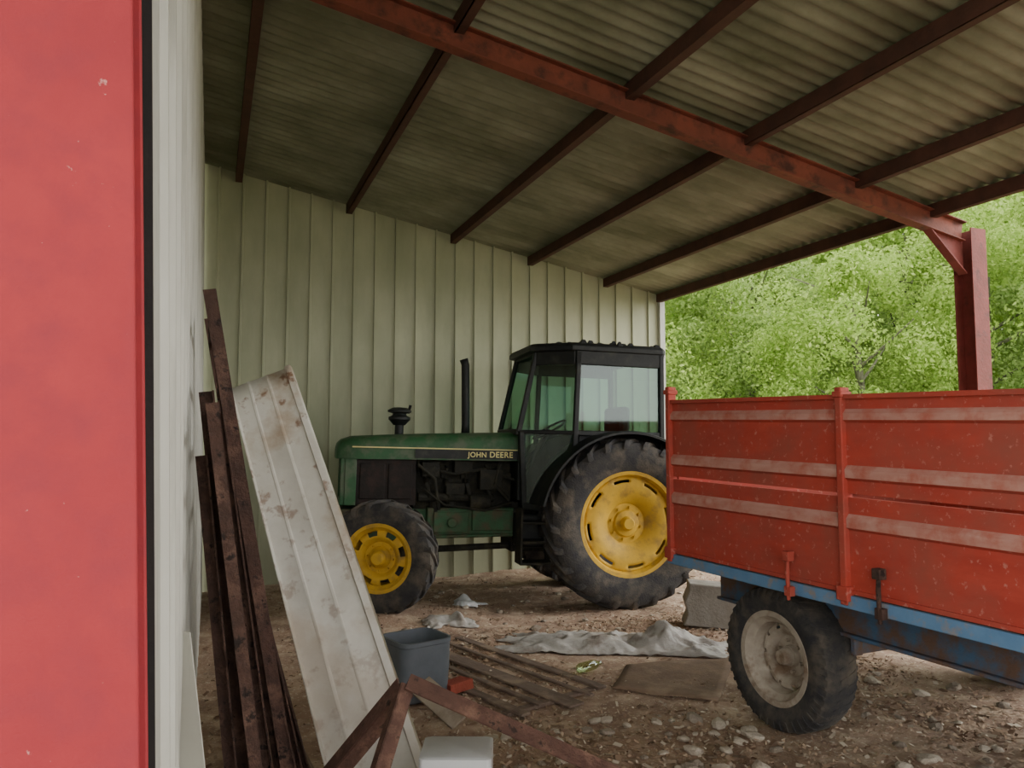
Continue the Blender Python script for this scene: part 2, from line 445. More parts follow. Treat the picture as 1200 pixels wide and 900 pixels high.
text('JOHN', .19, 'decal', hood, (-1.49, -.346, 1.42), (rad(90), 0, 0))
text('DEERE', .235, 'decal', hood, (-1.265, -.346, 1.42), (rad(90), 0, 0))
mb = MB()
mb.box(-2.70,-2.64,-.29,-.25,.98,1.39).box(-2.70,-2.64,.25,.29,.98,1.39).box(-2.70,-2.64,-.29,.29,.94,.99)
mb.box(-2.66,-2.55,-.30,-.27,.94,1.39).box(-2.66,-2.55,.27,.30,.94,1.39)
obj('grille_frame', mb, 'green', parent=TR, bevel=.008)
mb = MB().box(-2.66,-2.64,-.25,.25,.98,1.39)
for i in range(12): mb.box(-2.685,-2.655,-.25,.25,.995+i*.031,1.005+i*.031)
obj('grille', mb, 'black', parent=TR)
mb = MB().box(-2.56,-1.98,-.29,.29,.94,1.385)
mb.box(-2.52,-2.28,-.30,.30,1.0,1.34).box(-2.25,-2.02,-.30,.30,1.0,1.34)
obj('side_panel', mb, 'brown', parent=TR, bevel=.01)
mb = MB()
mb.box(-1.99,-1.0,-.17,.17,.84,1.26)
mb.box(-1.95,-1.0,-.13,.13,1.26,1.39)
for i in range(4):
    x = -1.87+i*.2
    mb.tube([(x,-.17,1.18),(x,-.27,1.15),(x+.03,-.28,1.02)], .028, 8)
    mb.tube([(x,-.12,1.33),(x,-.24,1.30),(x-.02,-.25,1.2)], .012, 6)
    mb.box(x-.05,x+.05,-.2,-.12,1.2,1.27)
mb.tube([(-1.95,-.25,1.02),(-1.2,-.25,1.02)], .045, 10)
mb.tube([(-1.78,-.24,.80),(-1.78,-.24,.98)], .055, 12)
mb.tube([(-1.62,-.24,.80),(-1.62,-.24,.98)], .045, 12)
mb.tube([(-1.45,-.30,.98),(-1.25,-.30,.98)], .07, 12)
mb.tube([(-1.9,-.2,1.30),(-1.6,-.3,1.25),(-1.3,-.28,1.3),(-1.0,-.3,1.2)], .016, 6)
mb.tube([(-1.9,-.28,1.1),(-1.7,-.33,.95),(-1.3,-.33,.9),(-1.0,-.3,.98)], .014, 6)
mb.tube([(-1.97,-.3,1.34),(-1.8,-.31,1.2),(-1.75,-.3,.9)], .018, 6)
mb.tube([(-1.15,-.31,1.36),(-1.2,-.32,1.15),(-1.05,-.31,1.0)], .02, 6)
mb.box(-1.35,-1.12,-.32,-.14,1.1,1.3)
mb.box(-1.68,-1.5,-.30,-.14,1.05,1.16)
mb.box(-1.92,-1.75,-.28,-.14,1.22,1.36).box(-1.6,-1.42,-.27,-.12,1.25,1.38)
mb.tube([(-2.0,-.1,1.1),(-2.0,.1,1.1)], .1, 12)
obj('engine', mb, 'engine', parent=TR, bevel=.008)
mb = MB()
mb.box(-2.72,-1.85,-.20,.20,.60,.90)
mb.box(-1.86,-.98,-.29,.29,.66,.92)
mb.box(-1.80,-1.45,-.31,-.27,.68,.88).box(-1.42,-1.02,-.32,-.27,.70,.90)
mb.tube([(-1.9,-.3,.64),(-1.0,-.3,.66)], .02, 6)
mb.tube([(-1.62,-.31,.78),(-1.62,-.35,.78)], .05, 12)
mb.box(-2.78,-2.68,-.24,.24,.56,.86)
obj('front_frame', mb, 'greendirty', parent=TR, bevel=.015)
mb = MB()
mb.box(-1.0,.35,-.22,.22,.48,.98)
mb.box(-1.0,-.5,-.30,.30,.60,.92)
mb.tube([(0,-.62,.80),(0,-.3,.80),(0,.3,.80),(0,.62,.80)], [.11,.16,.16,.11], 16)
mb.tube([(-1.8,-.12,.50),(-.6,-.12,.55)], .035, 8)
mb.box(.3,.42,-.2,.2,.35,1.0)
obj('gearbox', mb, 'engine', parent=TR, bevel=.02)
mb = MB()
mb.tube([(WB,-.55,.52),(WB,-.4,.50),(WB,-.15,.50),(WB,.15,.50),(WB,.4,.50),(WB,.55,.52)], [.08,.075,.11,.11,.075,.08], 14)
mb.tube([(WB,-.56,.38),(WB,-.56,.68)], .07, 12).tube([(WB,.56,.38),(WB,.56,.68)], .07, 12)
mb.tube([(WB+.16,-.5,.52),(WB+.16,.5,.52)], .022, 8)
mb.box(WB-.15,WB+.15,-.14,.14,.48,.64)
obj('front_axle', mb, 'greendirty', parent=TR, bevel=.01)
mb = MB().tube([(-1.45,0,1.62),(-1.45,0,1.75),(-1.47,0,2.36),(-1.49,0,2.42)], [.045,.042,.042,.045], 14, cap=False)
obj('exhaust_pipe', mb, 'black', parent=TR, solid=.004)
mb = MB().tube([(-2.13,0,1.6),(-2.13,0,1.74)], .045, 14)
mb.lathe([(0,1.72),(.06,1.72),(.085,1.75),(.11,1.775),(.11,1.80),(.075,1.815),(.065,1.835),(.118,1.85),(.12,1.868),(.07,1.895),(0,1.90)], axis='z', c=(-2.13,0,0), n=24)
mb.tube([(-2.05,-.04,1.84),(-2.03,-.06,1.92)], .015, 6)
obj('air_cleaner', mb, 'black', parent=TR)
# cab
Fb = (-.99,.40); Ft = (-.82,.38); Mx = (-.50,.68); Rx = (.42,.68)
ZF, ZB, ZR = .93, 1.68, 2.48
mb = MB()
def both(f):
    for s_ in (-1, 1): f(s_)
def cabframe(s_):
    w = .05
    mb.beam((Fb[0], s_*Fb[1], ZB), (Ft[0], s_*Ft[1], ZR), w, w, up=(1,0,0))
    mb.beam((Mx[0], s_*Mx[1], 1.5), (Mx[0]+.03, s_*Mx[1], ZR), .05, .05, up=(1,0,0))
    mb.beam((Rx[0], s_*Rx[1], 1.4), (Rx[0]-.02, s_*Rx[1], ZR), .06, .05, up=(1,0,0))
    mb.beam((Mx[0], s_*Mx[1], ZB), (Rx[0], s_*Rx[1], ZB), .045, .05)
    mb.beam((Fb[0], s_*Fb[1], ZB), (Mx[0], s_*Mx[1], ZB), .04, .04)
    mb.beam((Ft[0], s_*Ft[1], ZR-.06), (Mx[0], s_*Mx[1], ZR-.06), .05, .14)
    mb.beam((Mx[0], s_*Mx[1], ZR-.06), (Rx[0], s_*Rx[1], ZR-.06), .05, .14)
    mb.beam((-.97, s_*.42, ZB), (-.93, s_*.44, ZF), .05, .05, up=(1,0,0))
    mb.beam((-.93, s_*.44, ZF+.02), (-.74, s_*.60, ZF+.02), .05, .07)
    mb.beam((-.74, s_*.60, ZF), (-.52, s_*.68, 1.5), .05, .05, up=(1,0,0))
both(cabframe)
mb.beam((Fb[0],-Fb[1],ZB),(Fb[0],Fb[1],ZB), .06,.06).beam((Ft[0],-Ft[1],ZR),(Ft[0],Ft[1],ZR), .05,.05)
mb.beam((Rx[0],-Rx[1],ZB),(Rx[0],Rx[1],ZB), .06,.06).beam((Rx[0],-Rx[1],ZR),(Rx[0],Rx[1],ZR), .05,.05)
mb.box(-.93,.42,-.42,.42,.90,1.0)
mb.box(-.98,-.90,-.36,.36,1.0,1.68)
mb.box(.38,.44,-.66,.66,1.0,1.66)
mb.box(-.45,.42,-.66,-.58,1.42,1.68).box(-.45,.42,.58,.66,1.42,1.68)
cab = obj('cab', mb, 'black', parent=TR, bevel=.008)
def rsec(z, g):
    P = [(-.90,-.42),(-.55,-.72),(.41,-.72),(.45,-.68),(.45,.68),(.41,.72),(-.55,.72),(-.90,.42)]
    cx, cy = -.15, 0
    return [(cx+(x-cx)*g, cy+(y-cy)*g, z) for x, y in P]
mb = MB().loft([rsec(2.48,.97), rsec(2.49,1.0), rsec(2.53,1.0), rsec(2.56,.97), rsec(2.575,.88)])
for i in range(170):
    rx = random.uniform(-.70,.41); ry = random.uniform(-.68,.68); q = random.uniform(.015,.05); hq = random.uniform(.4,1.1)
    if rx < -.5: ry *= .65
    mb.loft([[(rx-q,ry-q,2.55),(rx+q,ry-q,2.55),(rx+q,ry+q,2.55),(rx-q,ry+q,2.55)],[(rx-q*.5,ry-q*.6,2.57+q*hq),(rx+q*.5,ry-q*.3,2.57+q*hq),(rx+q*.3,ry+q*.5,2.57+q*.4),(rx-q*.5,ry+q*.4,2.57+q*.5)]])
obj('cab_roof', mb, 'black', parent=cab, bevel=.004)
def gquad(a, b, c, d, nm='window_pane'):
    g = MB().quad(a, b, c, d); return obj(nm, g, 'glass', parent=cab)
for s_ in (-1, 1):
    gquad((Fb[0],s_*Fb[1],ZB),(Mx[0],s_*Mx[1],ZB),(Mx[0],s_*Mx[1],ZR),(Ft[0],s_*Ft[1],ZR))
    gquad((Mx[0],s_*Mx[1],ZB),(Rx[0],s_*Rx[1],ZB),(Rx[0],s_*Rx[1],ZR),(Mx[0],s_*Mx[1],ZR))
    gquad((-.96,s_*.42,ZB),(-.93,s_*.44,ZF),(-.74,s_*.60,ZF),(-.52,s_*.68,ZB))
gquad((Fb[0],-Fb[1],ZB),(Fb[0],Fb[1],ZB),(Ft[0],Ft[1],ZR),(Ft[0],-Ft[1],ZR), 'windscreen')
gquad((Rx[0],-.66,ZB),(Rx[0],.66,ZB),(Rx[0],.66,ZR),(Rx[0],-.66,ZR), 'rear_window')
mb = MB().box(-.25,.22,-.25,.25,1.3,1.42).box(.15,.27,-.25,.25,1.4,1.98).box(-.15,.15,-.18,.18,1.0,1.3)
obj('seat', mb, 'seat', parent=cab, bevel=.04)
mb = MB().tube([(-.85,0,1.2),(-.55,0,1.72)], .03, 8)
pts = [Vector((-.55,0,1.72))+Vector((math.cos(t)*.2*.82, math.sin(t)*.2, math.cos(t)*.2*.5)) for t in [i*math.pi/12 for i in range(25)]]
mb.tube(pts, .013, 6)
obj('steering_wheel', mb, 'black', parent=cab)
def fender(s_):
    mb = MB()
    a0, a1 = rad(18), rad(168)
    mb.lathe([(.88,s_*.93),(.90,s_*.93),(.91,s_*.90),(.91,s_*.46),(.88,s_*.46),(.89,s_*.90)], c=(0,0,.80), n=28, closed=True, a0=a0, a1=a1)
    vs = []; n = 20
    for i in range(n+1):
        t = a0+(a1-a0)*i/n
        vs += [(.90*math.cos(t), s_*.46, .80+.90*math.sin(t)), (.35*math.cos(t), s_*.46, .80+.35*math.sin(t))]
    mb.add(vs, [(2*i,2*i+1,2*i+3,2*i+2) for i in range(n)])
    return obj('fender', mb, 'black', parent=TR)
fender(-1); fender(1)
mb = MB()
for z in (.42,.62,.80):
    mb.box(-1.02,-.72,-.72,-.50,z,z+.025)
mb.box(-1.03,-1.01,-.72,-.50,.42,.95).box(-.73,-.71,-.72,-.50,.42,.95)
obj('step', mb, 'engine', parent=TR, bevel=.004)
mb = MB().box(-1.0,-.55,-.48,-.28,.55,.88)
obj('fuel_tank', mb, 'black', parent=TR, bevel=.03)
mb = MB()
for s_ in (-.35,.35):
    mb.beam((.1,s_,.6),(1.05,s_*1.1,.5),.04,.06)
mb.beam((.4,0,.95),(.95,0,.8),.05,.05)
mb.tube([(1.0,-.42,.5),(1.0,.42,.5)], .03, 8)
obj('hitch', mb, 'engine', parent=TR, bevel=.005)

# ---------------------------------------------------------------- trailer
TL = empty('farm_trailer', (2.76, 4.25, 0), (0,0,rad(3.0)), label='faded red-sided farm tipping trailer on blue chassis', cat='trailer')
def tz(mb):
    mb.v = [(x, y, z+y*(.008+.021*max(0, min(1, (z-.9)/.95)))) for x, y, z in mb.v]; return mb
LEN = 4.3; WID = 2.42
def board(y0, y1, z0, z1, ribs, x=0, sgn=-1, lip=True):
    prof = [(0, z0)]
    for zr, hw in ribs:
        prof += [(0, zr-hw-.014), (.018, zr-hw), (.018, zr+hw), (0, zr+hw+.022)]
    prof.append((0, z1))
    mb = MB()
    k = len(prof)
    vs = []
    for y in (y0, y1):
        for d, z in prof: vs.append((x+sgn*d, y, z))
    for i in range(k-1):
        rib = (i % 4 in (2, 3)) and i > 0 and i < k-2
        mb.add([vs[i], vs[i+1], vs[k+i+1], vs[k+i]], [(0,1,2,3)], 1 if rib else 0)
    mb.box(min(x-sgn*.03, x-sgn*.004), max(x-sgn*.03, x-sgn*.004), y0, y1, z0, z1)
    if lip:
        mb.box(min(x+sgn*.02, x-sgn*.035), max(x+sgn*.02, x-sgn*.035), y0, y1, z1-.022, z1)
    else:
        mb.box(min(x+sgn*.010, x-sgn*.035), max(x+sgn*.010, x-sgn*.035), y0, y1, z0, z0+.02)
    return tz(mb)
segs = [(-1.365, -.03), (-2.80, -1.405), (-LEN, -2.84)]
for x, sgn in ((0,-1), (WID,1)):
    for a, b in segs:
        obj('side_board', board(a, b, 1.378, 1.865, [(1.475,.020),(1.755,.016)], x, sgn), ['trred','trdust'], parent=TL)
        obj('side_board', board(a, b, .895, 1.360, [(1.235,.022),], x, sgn, False), ['trred','trdust'], parent=TL)
    for y, top in ((-.01, 1.95), (-1.385, 1.90), (-2.82, 1.90), (-LEN, 1.95)):
        mb = MB().box(x-.03, x+.03, y-.02, y+.02, .84, top)
        mb.box(x-.038, x+.038, y-.028, y+.028, top-.05, top-.02)
        mb.box(x-.04, x+.04, y-.035, y+.035, .86, .93)
        obj('stake', tz(mb), 'trred', parent=TL, bevel=.006)
for y in (-.01, -LEN):
    mb = MB().box(.04, WID-.04, y-.02, y+.02, .9, 1.86)
    for z in (1.0,1.245,1.49,1.715): mb.box(.05, WID-.05, y-.04, y+.04, z-.025, z+.025)
    obj('end_board', tz(mb), 'trred', parent=TL, bevel=.004)
mb = MB().box(.0, WID, -LEN, 0, .86, .90)
obj('load_floor', tz(mb), 'rust', parent=TL)
mb = MB()
for x in (-.02, WID-.03): mb.box(x, x+.05, -LEN, .02, .825, .888)
for i in range(8):
    y = -.1-i*(LEN-.2)/7
    mb.box(.03, WID-.04, y-.03, y+.03, .81, .86)
obj('side_rail', tz(mb), 'blue', parent=TL, bevel=.004)
mb = MB()
CH = (.34, WID-.42)
for x in CH: mb.box(x, x+.08, -LEN-.2, -.05, .60, .81)
for x in CH: mb.box(x-.03, x+.11, -LEN-.2, -.05, .585, .605)
mb.box(.35,WID-.35,-.75,-.65,.36,.46).box(.35,WID-.35,-3.75,-3.65,.36,.46)
for x in CH:
    for yy in (-.7,-3.7):
        for k in range(4): mb.box(x, x+.06, yy-.40+k*.06, yy+.40-k*.06, .50-k*.015, .513-k*.015)
        mb.box(x, x+.06, yy-.41, yy-.38, .49, .6).box(x, x+.06, yy+.38, yy+.41, .49, .6)
mb.box(.4,WID-.4,-1.75,-1.65,.62,.68)
mb.tube([(1.15,-2.0,.64),(1.15,-1.3,.8)], .07, 12)
obj('chassis', tz(mb), 'bluedirty', parent=TL, bevel=.006)
for y in (-1.05, -1.60):
    mb = MB()
    mb.tube([(-.045,y,.80),(-.05,y,.95),(-.045,y,1.02)], [.010,.012,.010], 8)
    mb.box(-.065,-.02,y-.022,y+.022,1.0,1.05).box(-.055,-.02,y-.022,y+.022,.82,.87)
    obj('latch', tz(mb), 'trred' if y > -1.3 else 'rust', parent=TL, bevel=.004)
cx = WID/2
mb = MB().beam((cx,-LEN-.1,.66),(cx,-LEN-1.3,.45),.1,.1); mb.beam((.4,-LEN-.1,.66),(cx,-LEN-.9,.55),.08,.08); mb.beam((WID-.4,-LEN-.1,.66),(cx,-LEN-.9,.55),.08,.08)
obj('drawbar', mb, 'bluedirty', parent=TL, bevel=.005)
TRR, TW = .40, .25
tr_rings = [(.0,-.0),(.055,-.0),(.06,.03),(.11,.03),(.125,.0),(.15,-.02),(.17,-.02),(.19,.0),(.235,.04)]
wt = obj('wheel', rim(.235, TW, 10, tr_rings, [5,6], .3), 'rimgrey', parent=TL, loc=(.15+TW/2, -.70, TRR-.01), rot=(0,.3,rad(-90)), solid=.006, fix=False, label='dirty pale steel wheel')
tt = obj('tyre', tyre(TRR, TW, .235, 44, .005, .022), 'rubber', parent=wt)
ht = obj('hub', hub([(0,-.06),(.035,-.06),(.045,-.04),(.05,.0),(.05,.12)], 6, .085, .03, .010), 'rimgrey', parent=wt)
for loc, rz in (((WID-.06-TW/2, -.70, TRR-.01), rad(90)), ((.15+TW/2, -3.7, TRR-.01), rad(-90)), ((WID-.15-TW/2, -3.7, TRR-.01), rad(90))):
    w = dup(wt, loc, (0,.7,rz), parent=TL)
    for c in (tt, ht): dup(c, (0,0,0), (0,0,0), parent=w)

# ---------------------------------------------------------------- leaning sheet
BLc, BRc, TRc, TLc = Vector((.537,3.255,.03)), Vector((.944,3.10,.03)), Vector((.385,4.14,1.99)), Vector((.09,4.2,1.87))
mb = MB()
nrm = (BRc-BLc).cross(TLc-BLc).normalized()
if nrm.y > 0: nrm = -nrm
prof = [(0,.02),(.012,.02),(.03,0),(.26,0),(.275,.004),(.30,.004),(.315,0),(.56,0),(.575,.004),(.60,.004),(.615,0),(.88,0),(.90,.025),(.985,.025),(1,-.015)]
NV = 20; secs = []
for j in range(NV+1):
    v = j/NV; L_ = BLc.lerp(TLc, v); R_ = BRc.lerp(TRc, v)
    wob = .01*noise.noise(Vector((v*4, 0, 0)))
    secs.append([L_.lerp(R_, u)+nrm*(d+wob+.006*noise.noise(Vector((u*5, v*9, 2)))) for u, d in prof])
mb.loft(secs, cap=False, closed=False)
obj('metal_sheet', mb, 'panel', solid=.004, label='long white metal sheet with rust stains, leaning', cat='metal sheet', fix=False)

def leanframe(y0, y1, xb, xt, z1, nb, w=.04, bw=.025):
    mb = MB()
    def P(y, t): return Vector((xb+(xt-xb)*t, y, .0+z1*t))
    for y in (y0, y1): mb.angle(P(y,.01), P(y,1), w, .006, up=(1,0,.2))
    for i in range(nb):
        t = .06+.88*i/(nb-1); mb.angle(P(y0,t), P(y1,t), bw, .005, up=(1,0,.2))
    return mb
obj('steel_lattice', leanframe(3.15, 3.9, .37, -.02, 2.18, 9, .045, .04), 'rust', label='tall rusty angle-iron frame leaning on white wall', cat='metal frame')
obj('steel_lattice', leanframe(2.6, 2.92, .24, .0, 1.72, 9, .035, .035), 'rust', label='narrow rusty steel frame leaning on white wall', cat='metal frame')
for a, b, ww in (((.20,2.98,.0),(-.02,2.98,1.78),.05), ((.34,3.2,0),(.02,3.2,1.95),.045), ((.42,3.35,0),(.05,3.5,1.6),.055),
                 ((.46,3.5,0),(.08,3.75,1.35),.055), ((.15,2.8,0),(-.03,3.0,1.55),.04), ((.28,3.04,0),(.02,3.12,1.7),.05), ((.40,3.1,0),(.07,3.2,1.45),.035)):
    mb = MB().angle(a, b, ww, .006, up=(0,1,.2))
    obj('rusty_bar', mb, 'rust', label='rusty steel bar leaning against the wall', cat='metal bar', group='rusty bars by the wall')

P0 = Vector((.638,2.617,.77))
mb = MB()
P1 = Vector((2.27,2.03,.0)); P2 = Vector((.17,3.1,0)); P3 = Vector((.20,2.06,.0))
mb.angle(P0, P1, .062, .007, up=(0,-.6,.8)); mb.angle(P0, P2, .055, .007, up=(-.6,-.3,.6)); mb.angle(P0, P3, .045, .007, up=(-.5,.3,.8))
obj('rusty_corner_frame', mb, 'rustred', label='rusty angle-iron corner frame lying over white debris', cat='metal frame')

# ---------------------------------------------------------------- small things
def rrect(w, d, z, c=.04):
    pts = []
    for sx, sy, a0 in ((1,1,0),(-1,1,90),(-1,-1,180),(1,-1,270)):
        for a in (0,15,30,45,60,75,90):
            t = rad(a0+a); pts.append((sx*(w/2-c)+c*math.cos(t), sy*(d/2-c)+c*math.sin(t), z))
    return pts
mb = MB()
mb.loft([rrect(.28,.27,.03,.06), rrect(.28,.27,0,.06), rrect(.33,.31,.015,.07), rrect(.35,.33,.20,.07), rrect(.355,.335,.34,.07), rrect(.365,.345,.345,.075), rrect(.365,.345,.37,.075), rrect(.335,.315,.37,.06), rrect(.31,.30,.08,.06), rrect(.27,.26,.04,.06)])
obj('plastic_tub', mb, 'drum', loc=(1.24, 4.82, gh(1.24,4.82)), rot=(0,0,rad(15)), label='blue-grey open plastic tub on the dirt floor', cat='tub')
mb = MB().loft([rrect(.24,.2,0,.02), rrect(.25,.21,.02,.02), rrect(.26,.22,.44,.02), rrect(.26,.22,.47,.02), rrect(.24,.2,.475,.02)])
obj('white_container', mb, 'whiteplastic', loc=(.88, 2.80, .0), rot=(0,0,rad(-22)), label='pale white plastic container beside rusty frame', cat='container')
mb = MB().beam((1.36,4.25,.03),(1.2,4.55,.16),.14,.02,up=(0,-1,.5))
obj('pale_board', mb, 'paleboard', bevel=.003, label='pale dirty board propped beside grey tub', cat='board')
mb = MB().beam((.5,3.75,.02),(.05,3.5,1.0),.12,.03,up=(1,0,.3))
obj('wooden_plank', mb, 'wood', bevel=.003, label='old brown wooden plank leaning behind rusty frame', cat='plank')

rk = empty('wooden_rack', (1.85, 5.12, -.012), (0,0,rad(-72.5)), label='weathered half-buried wooden rail rack lying in dirt', cat='pallet')
for i, (y, wd) in enumerate(((-.36,.07),(-.18,.04),(-.02,.12),(.18,.035),(.34,.07))):
    mb = MB()
    mb.box(-.88+.05*(i%2), .88-.07*((i+1)%3), y-wd/2, y+wd/2, .022, .038)
    obj('plank', mb, 'wood', parent=rk, bevel=.004)
for x in (-.7, .68):
    mb = MB().box(x-.03, x+.03, -.42, .42, .0, .022)
    obj('batten', mb, 'wood', parent=rk, bevel=.004)

mb = MB()
c4 = [Vector((2.43,4.45,0)), Vector((2.95,4.05,0)), Vector((3.6,4.75,0)), Vector((2.8,4.9,0))]
secs = []
for j in range(13):
    v = j/12; a = c4[0].lerp(c4[3], v); b = c4[1].lerp(c4[2], v)
    row = []
    for i in range(13):
        p = a.lerp(b, i/12); p.z = gh(p.x, p.y)+.02+.015*noise.noise(p*4)
        row.append(p)
    secs.append(row)
mb.loft(secs, cap=False, closed=False)
obj('floor_mat', mb, 'mud', solid=.01, fix=False, label='muddy brown rubber mat lying on the ground', cat='mat')

def crumple(name, cx, cy, lx, ly, rot, hgt, m, lab, cat, seed, n=60):
    mb = MB(); vs = []
    nyy = max(12, int(n*ly/lx))
    for j in range(nyy+1):
        for i in range(n+1):
            u = i/n*2-1; v = j/nyy*2-1
            e = 1+.22*noise.noise(Vector((math.atan2(v, u)*1.5, seed, 0)))+.1*noise.noise(Vector((math.atan2(v,u)*5, seed, 3)))
            x = u*lx/2*e; y = v*ly/2*e*(1-.25*abs(u))
            y += .12*noise.noise(Vector((u*1.7, seed, 5)))
            w = noise.noise(Vector((x*4, y*4, seed)))
            rd = 1-abs(noise.noise(Vector((x*5+3, y*7, seed+4))))*2.2
            z = hgt*max(0, .35+.5*w+.45*rd)*max(0, 1-max(abs(u), abs(v))**4)+.35*hgt*abs(noise.noise(Vector((x*14, y*14, seed))))
            z += hgt*1.3*math.exp(-((u-.42)**2/.02+(v-.1)**2/.2))
            wx = cx+x*math.cos(rot)-y*math.sin(rot); wy = cy+x*math.sin(rot)+y*math.cos(rot)
            vs.append((wx, wy, gh(wx, wy)+z+.006))
    k = n+1
    mb.add(vs, [(j*k+i, j*k+i+1, (j+1)*k+i+1, (j+1)*k+i) for j in range(nyy) for i in range(n)])
    return obj(name, mb, m, solid=.003, smooth=70, fix=False, label=lab, cat=cat)
crumple('tarpaulin', 3.0, 5.42, 1.65, .60, rad(-30), .085, 'tarp', 'crumpled dirty grey tarpaulin lying on the ground', 'tarpaulin', 2.3, 90)
crumple('plastic_sheet', 1.95, 6.45, .45, .3, rad(10), .05, 'tarp', 'small crumpled grey plastic beside tractor wheel', 'plastic sheet', 5.3, 36)
crumple('plastic_sheet', 2.35, 7.2, .35, .25, rad(40), .05, 'whiteplastic', 'scrap of pale plastic under the tractor', 'plastic sheet', 8.3, 30)
crumple('plastic_sheet', 1.6, 6.15, .4, .25, rad(-30), .06, 'tarp', 'crumpled grey plastic on the dirt floor', 'plastic sheet', 9.1, 30)
mb = MB()
mb.loft([[(x+.02*math.sin(z*30+x*9), y, z) for x, y in ((-.22,-.12),(.2,-.14),(.24,.12),(-.2,.14))] for z in (0,.1,.2,.3,.36)])
obj('concrete_block', mb, 'concrete', loc=(4.1,5.75,.0), rot=(0,rad(4),rad(-25)), bevel=.012, label='pale grey concrete block beside tractor rear wheel', cat='block')
mb = MB().loft([[(-.1,-.05,0),(.1,-.05,0),(.1,.05,0),(-.09,.05,0)], [(-.1,-.05,.06),(.09,-.05,.065),(.07,.05,.065),(-.09,.05,.06)]])
obj('brick', mb, 'brick', loc=(1.5,4.78,gh(1.5,4.78)+.02), rot=(0,0,rad(25)), bevel=.004, label='broken red brick lying on wooden planks', cat='brick')
mb = MB().lathe([(0,0),(.03,0),(.034,.01),(.034,.13),(.03,.16),(.013,.19),(.013,.215),(0,.215)], axis='x', n=20)
obj('plastic_bottle', mb, 'bottle', loc=(2.38,4.82,gh(2.38,4.82)+.04), rot=(0,0,rad(20)), label='empty greenish plastic bottle lying on the ground', cat='bottle')

stn = []
for s_ in range(5):
    bm = bmesh.new(); bmesh.ops.create_icosphere(bm, subdivisions=2, radius=1)
    for v in bm.verts:
        v.co = v.co*(1+.35*noise.noise(v.co*1.3+Vector((s_*7, 0, 0))))
        v.co.z *= .55; v.co.x *= 1.2
    me = bpy.data.meshes.new('stone'); bm.to_mesh(me); bm.free()
    me.materials.append(M['stone' if s_ % 2 == 0 else 'stone2']); stn.append(me)
def blocked(x, y):
    if -.1 < x < 1.1 and y < 4.5: return True
    if 1.2 < x < 2.5 and 4.1 < y < 6.1: return True
    if 1.0 < x < 1.5 and 4.5 < y < 5.2: return True
    if 2.35 < x < 3.8 and 4.0 < y < 5.9: return True
    if 2.8 < x < 3.4 and 3.0 < y < 4.1: return True
    if 4.7 < x < 5.4 and 3.1 < y < 4.3: return True
    if 3.1 < x < 4.7 and 6.3 < y < 7.0: return True
    if 1.0 < x < 2.1 and 6.3 < y < 7.4: return True
    if 2.7 < x < 3.4 and .1 < y < 1.2: return True
    return False
cnt = 0
while cnt < 295:
    x = random.uniform(.9, 6.2); y = random.uniform(2.4, 8.5)
    if random.random() < .5: x = random.uniform(1.2, 3.9); y = random.uniform(2.6, 4.3)
    if blocked(x, y): continue
    r = random.choice([.012,.015,.02,.02,.025,.03,.035,.045])
    o = bpy.data.objects.new('stone', random.choice(stn)); COL.objects.link(o)
    o.location = (x, y, gh(x, y)+r*.25); o.scale = (r, r, r); o.rotation_euler = (random.uniform(-.3,.3), random.uniform(-.3,.3), random.uniform(0,6.3))
    o['label'] = 'small rough stone lying on the dirt floor'; o['category'] = 'stone'; o['group'] = 'stones scattered over the dirt floor'
    cnt += 1
mb = MB()
for i in range(26000):
    x = random.uniform(0, 6.5); y = random.uniform(2.2, 8.9)
    if i % 2 == 0: x = random.uniform(.6, 4.6); y = random.uniform(2.4, 6.2)
    if noise.noise(Vector((x*1.6, y*1.6, 4.4))) < random.uniform(-.6, .25): continue
    l = random.uniform(.004, .016); w = random.uniform(.002, .008)
    if random.random() < .12: l *= 2.4; w *= 2.2
    t = random.uniform(0, 6.3); c, s_ = math.cos(t), math.sin(t); z = gh(x, y)+random.uniform(.003, .014)
    dz = random.uniform(-.008, .008); dw = random.uniform(-.004,.004)
    mb.add([(x-c*l+s_*w, y-s_*l-c*w, z-dz-dw), (x+c*l+s_*w, y+s_*l-c*w, z+dz-dw), (x+c*l-s_*w, y+s_*l+c*w, z+dz+dw), (x-c*l-s_*w, y-s_*l+c*w, z-dz+dw)], [(0,1,2,3)])
obj('straw_litter', mb, 'litter', kind='stuff', fix=False, label='scattered straw, wood chips and dry litter on dirt', cat='litter')

# ---------------------------------------------------------------- trees
def crown(seed, nb, per, rx, rz, cz, leaf=.10):
    rnd = random.Random(seed); mb = MB()
    for b in range(nb):
        while True:
            p = Vector((rnd.uniform(-1,1), rnd.uniform(-1,1), rnd.uniform(-1,1)))
            if p.length < 1: break
        p = p.normalized()*(p.length**.5)
        c = Vector((p.x*rx, p.y*rx, cz+p.z*rz)); br = rnd.uniform(.3,.75)
        for k in range(per):
            d = Vector((rnd.gauss(0,1), rnd.gauss(0,1), rnd.gauss(0,1)+.25)).normalized()
            q = c+d*br*rnd.uniform(.55,1.1)
            nrm = (d+Vector((rnd.gauss(0,.6), rnd.gauss(0,.6), rnd.gauss(0,.6)))).normalized()
            a = nrm.cross(Vector((rnd.gauss(0,1), rnd.gauss(0,1), rnd.gauss(0,1)))).normalized(); b2 = nrm.cross(a)
            l = leaf*rnd.uniform(.6,1.4)
            mb.add([q-a*l, q-b2*l*.55, q+a*l, q+b2*l*.55], [(0,1,2,3)])
    return mb
meshes = []
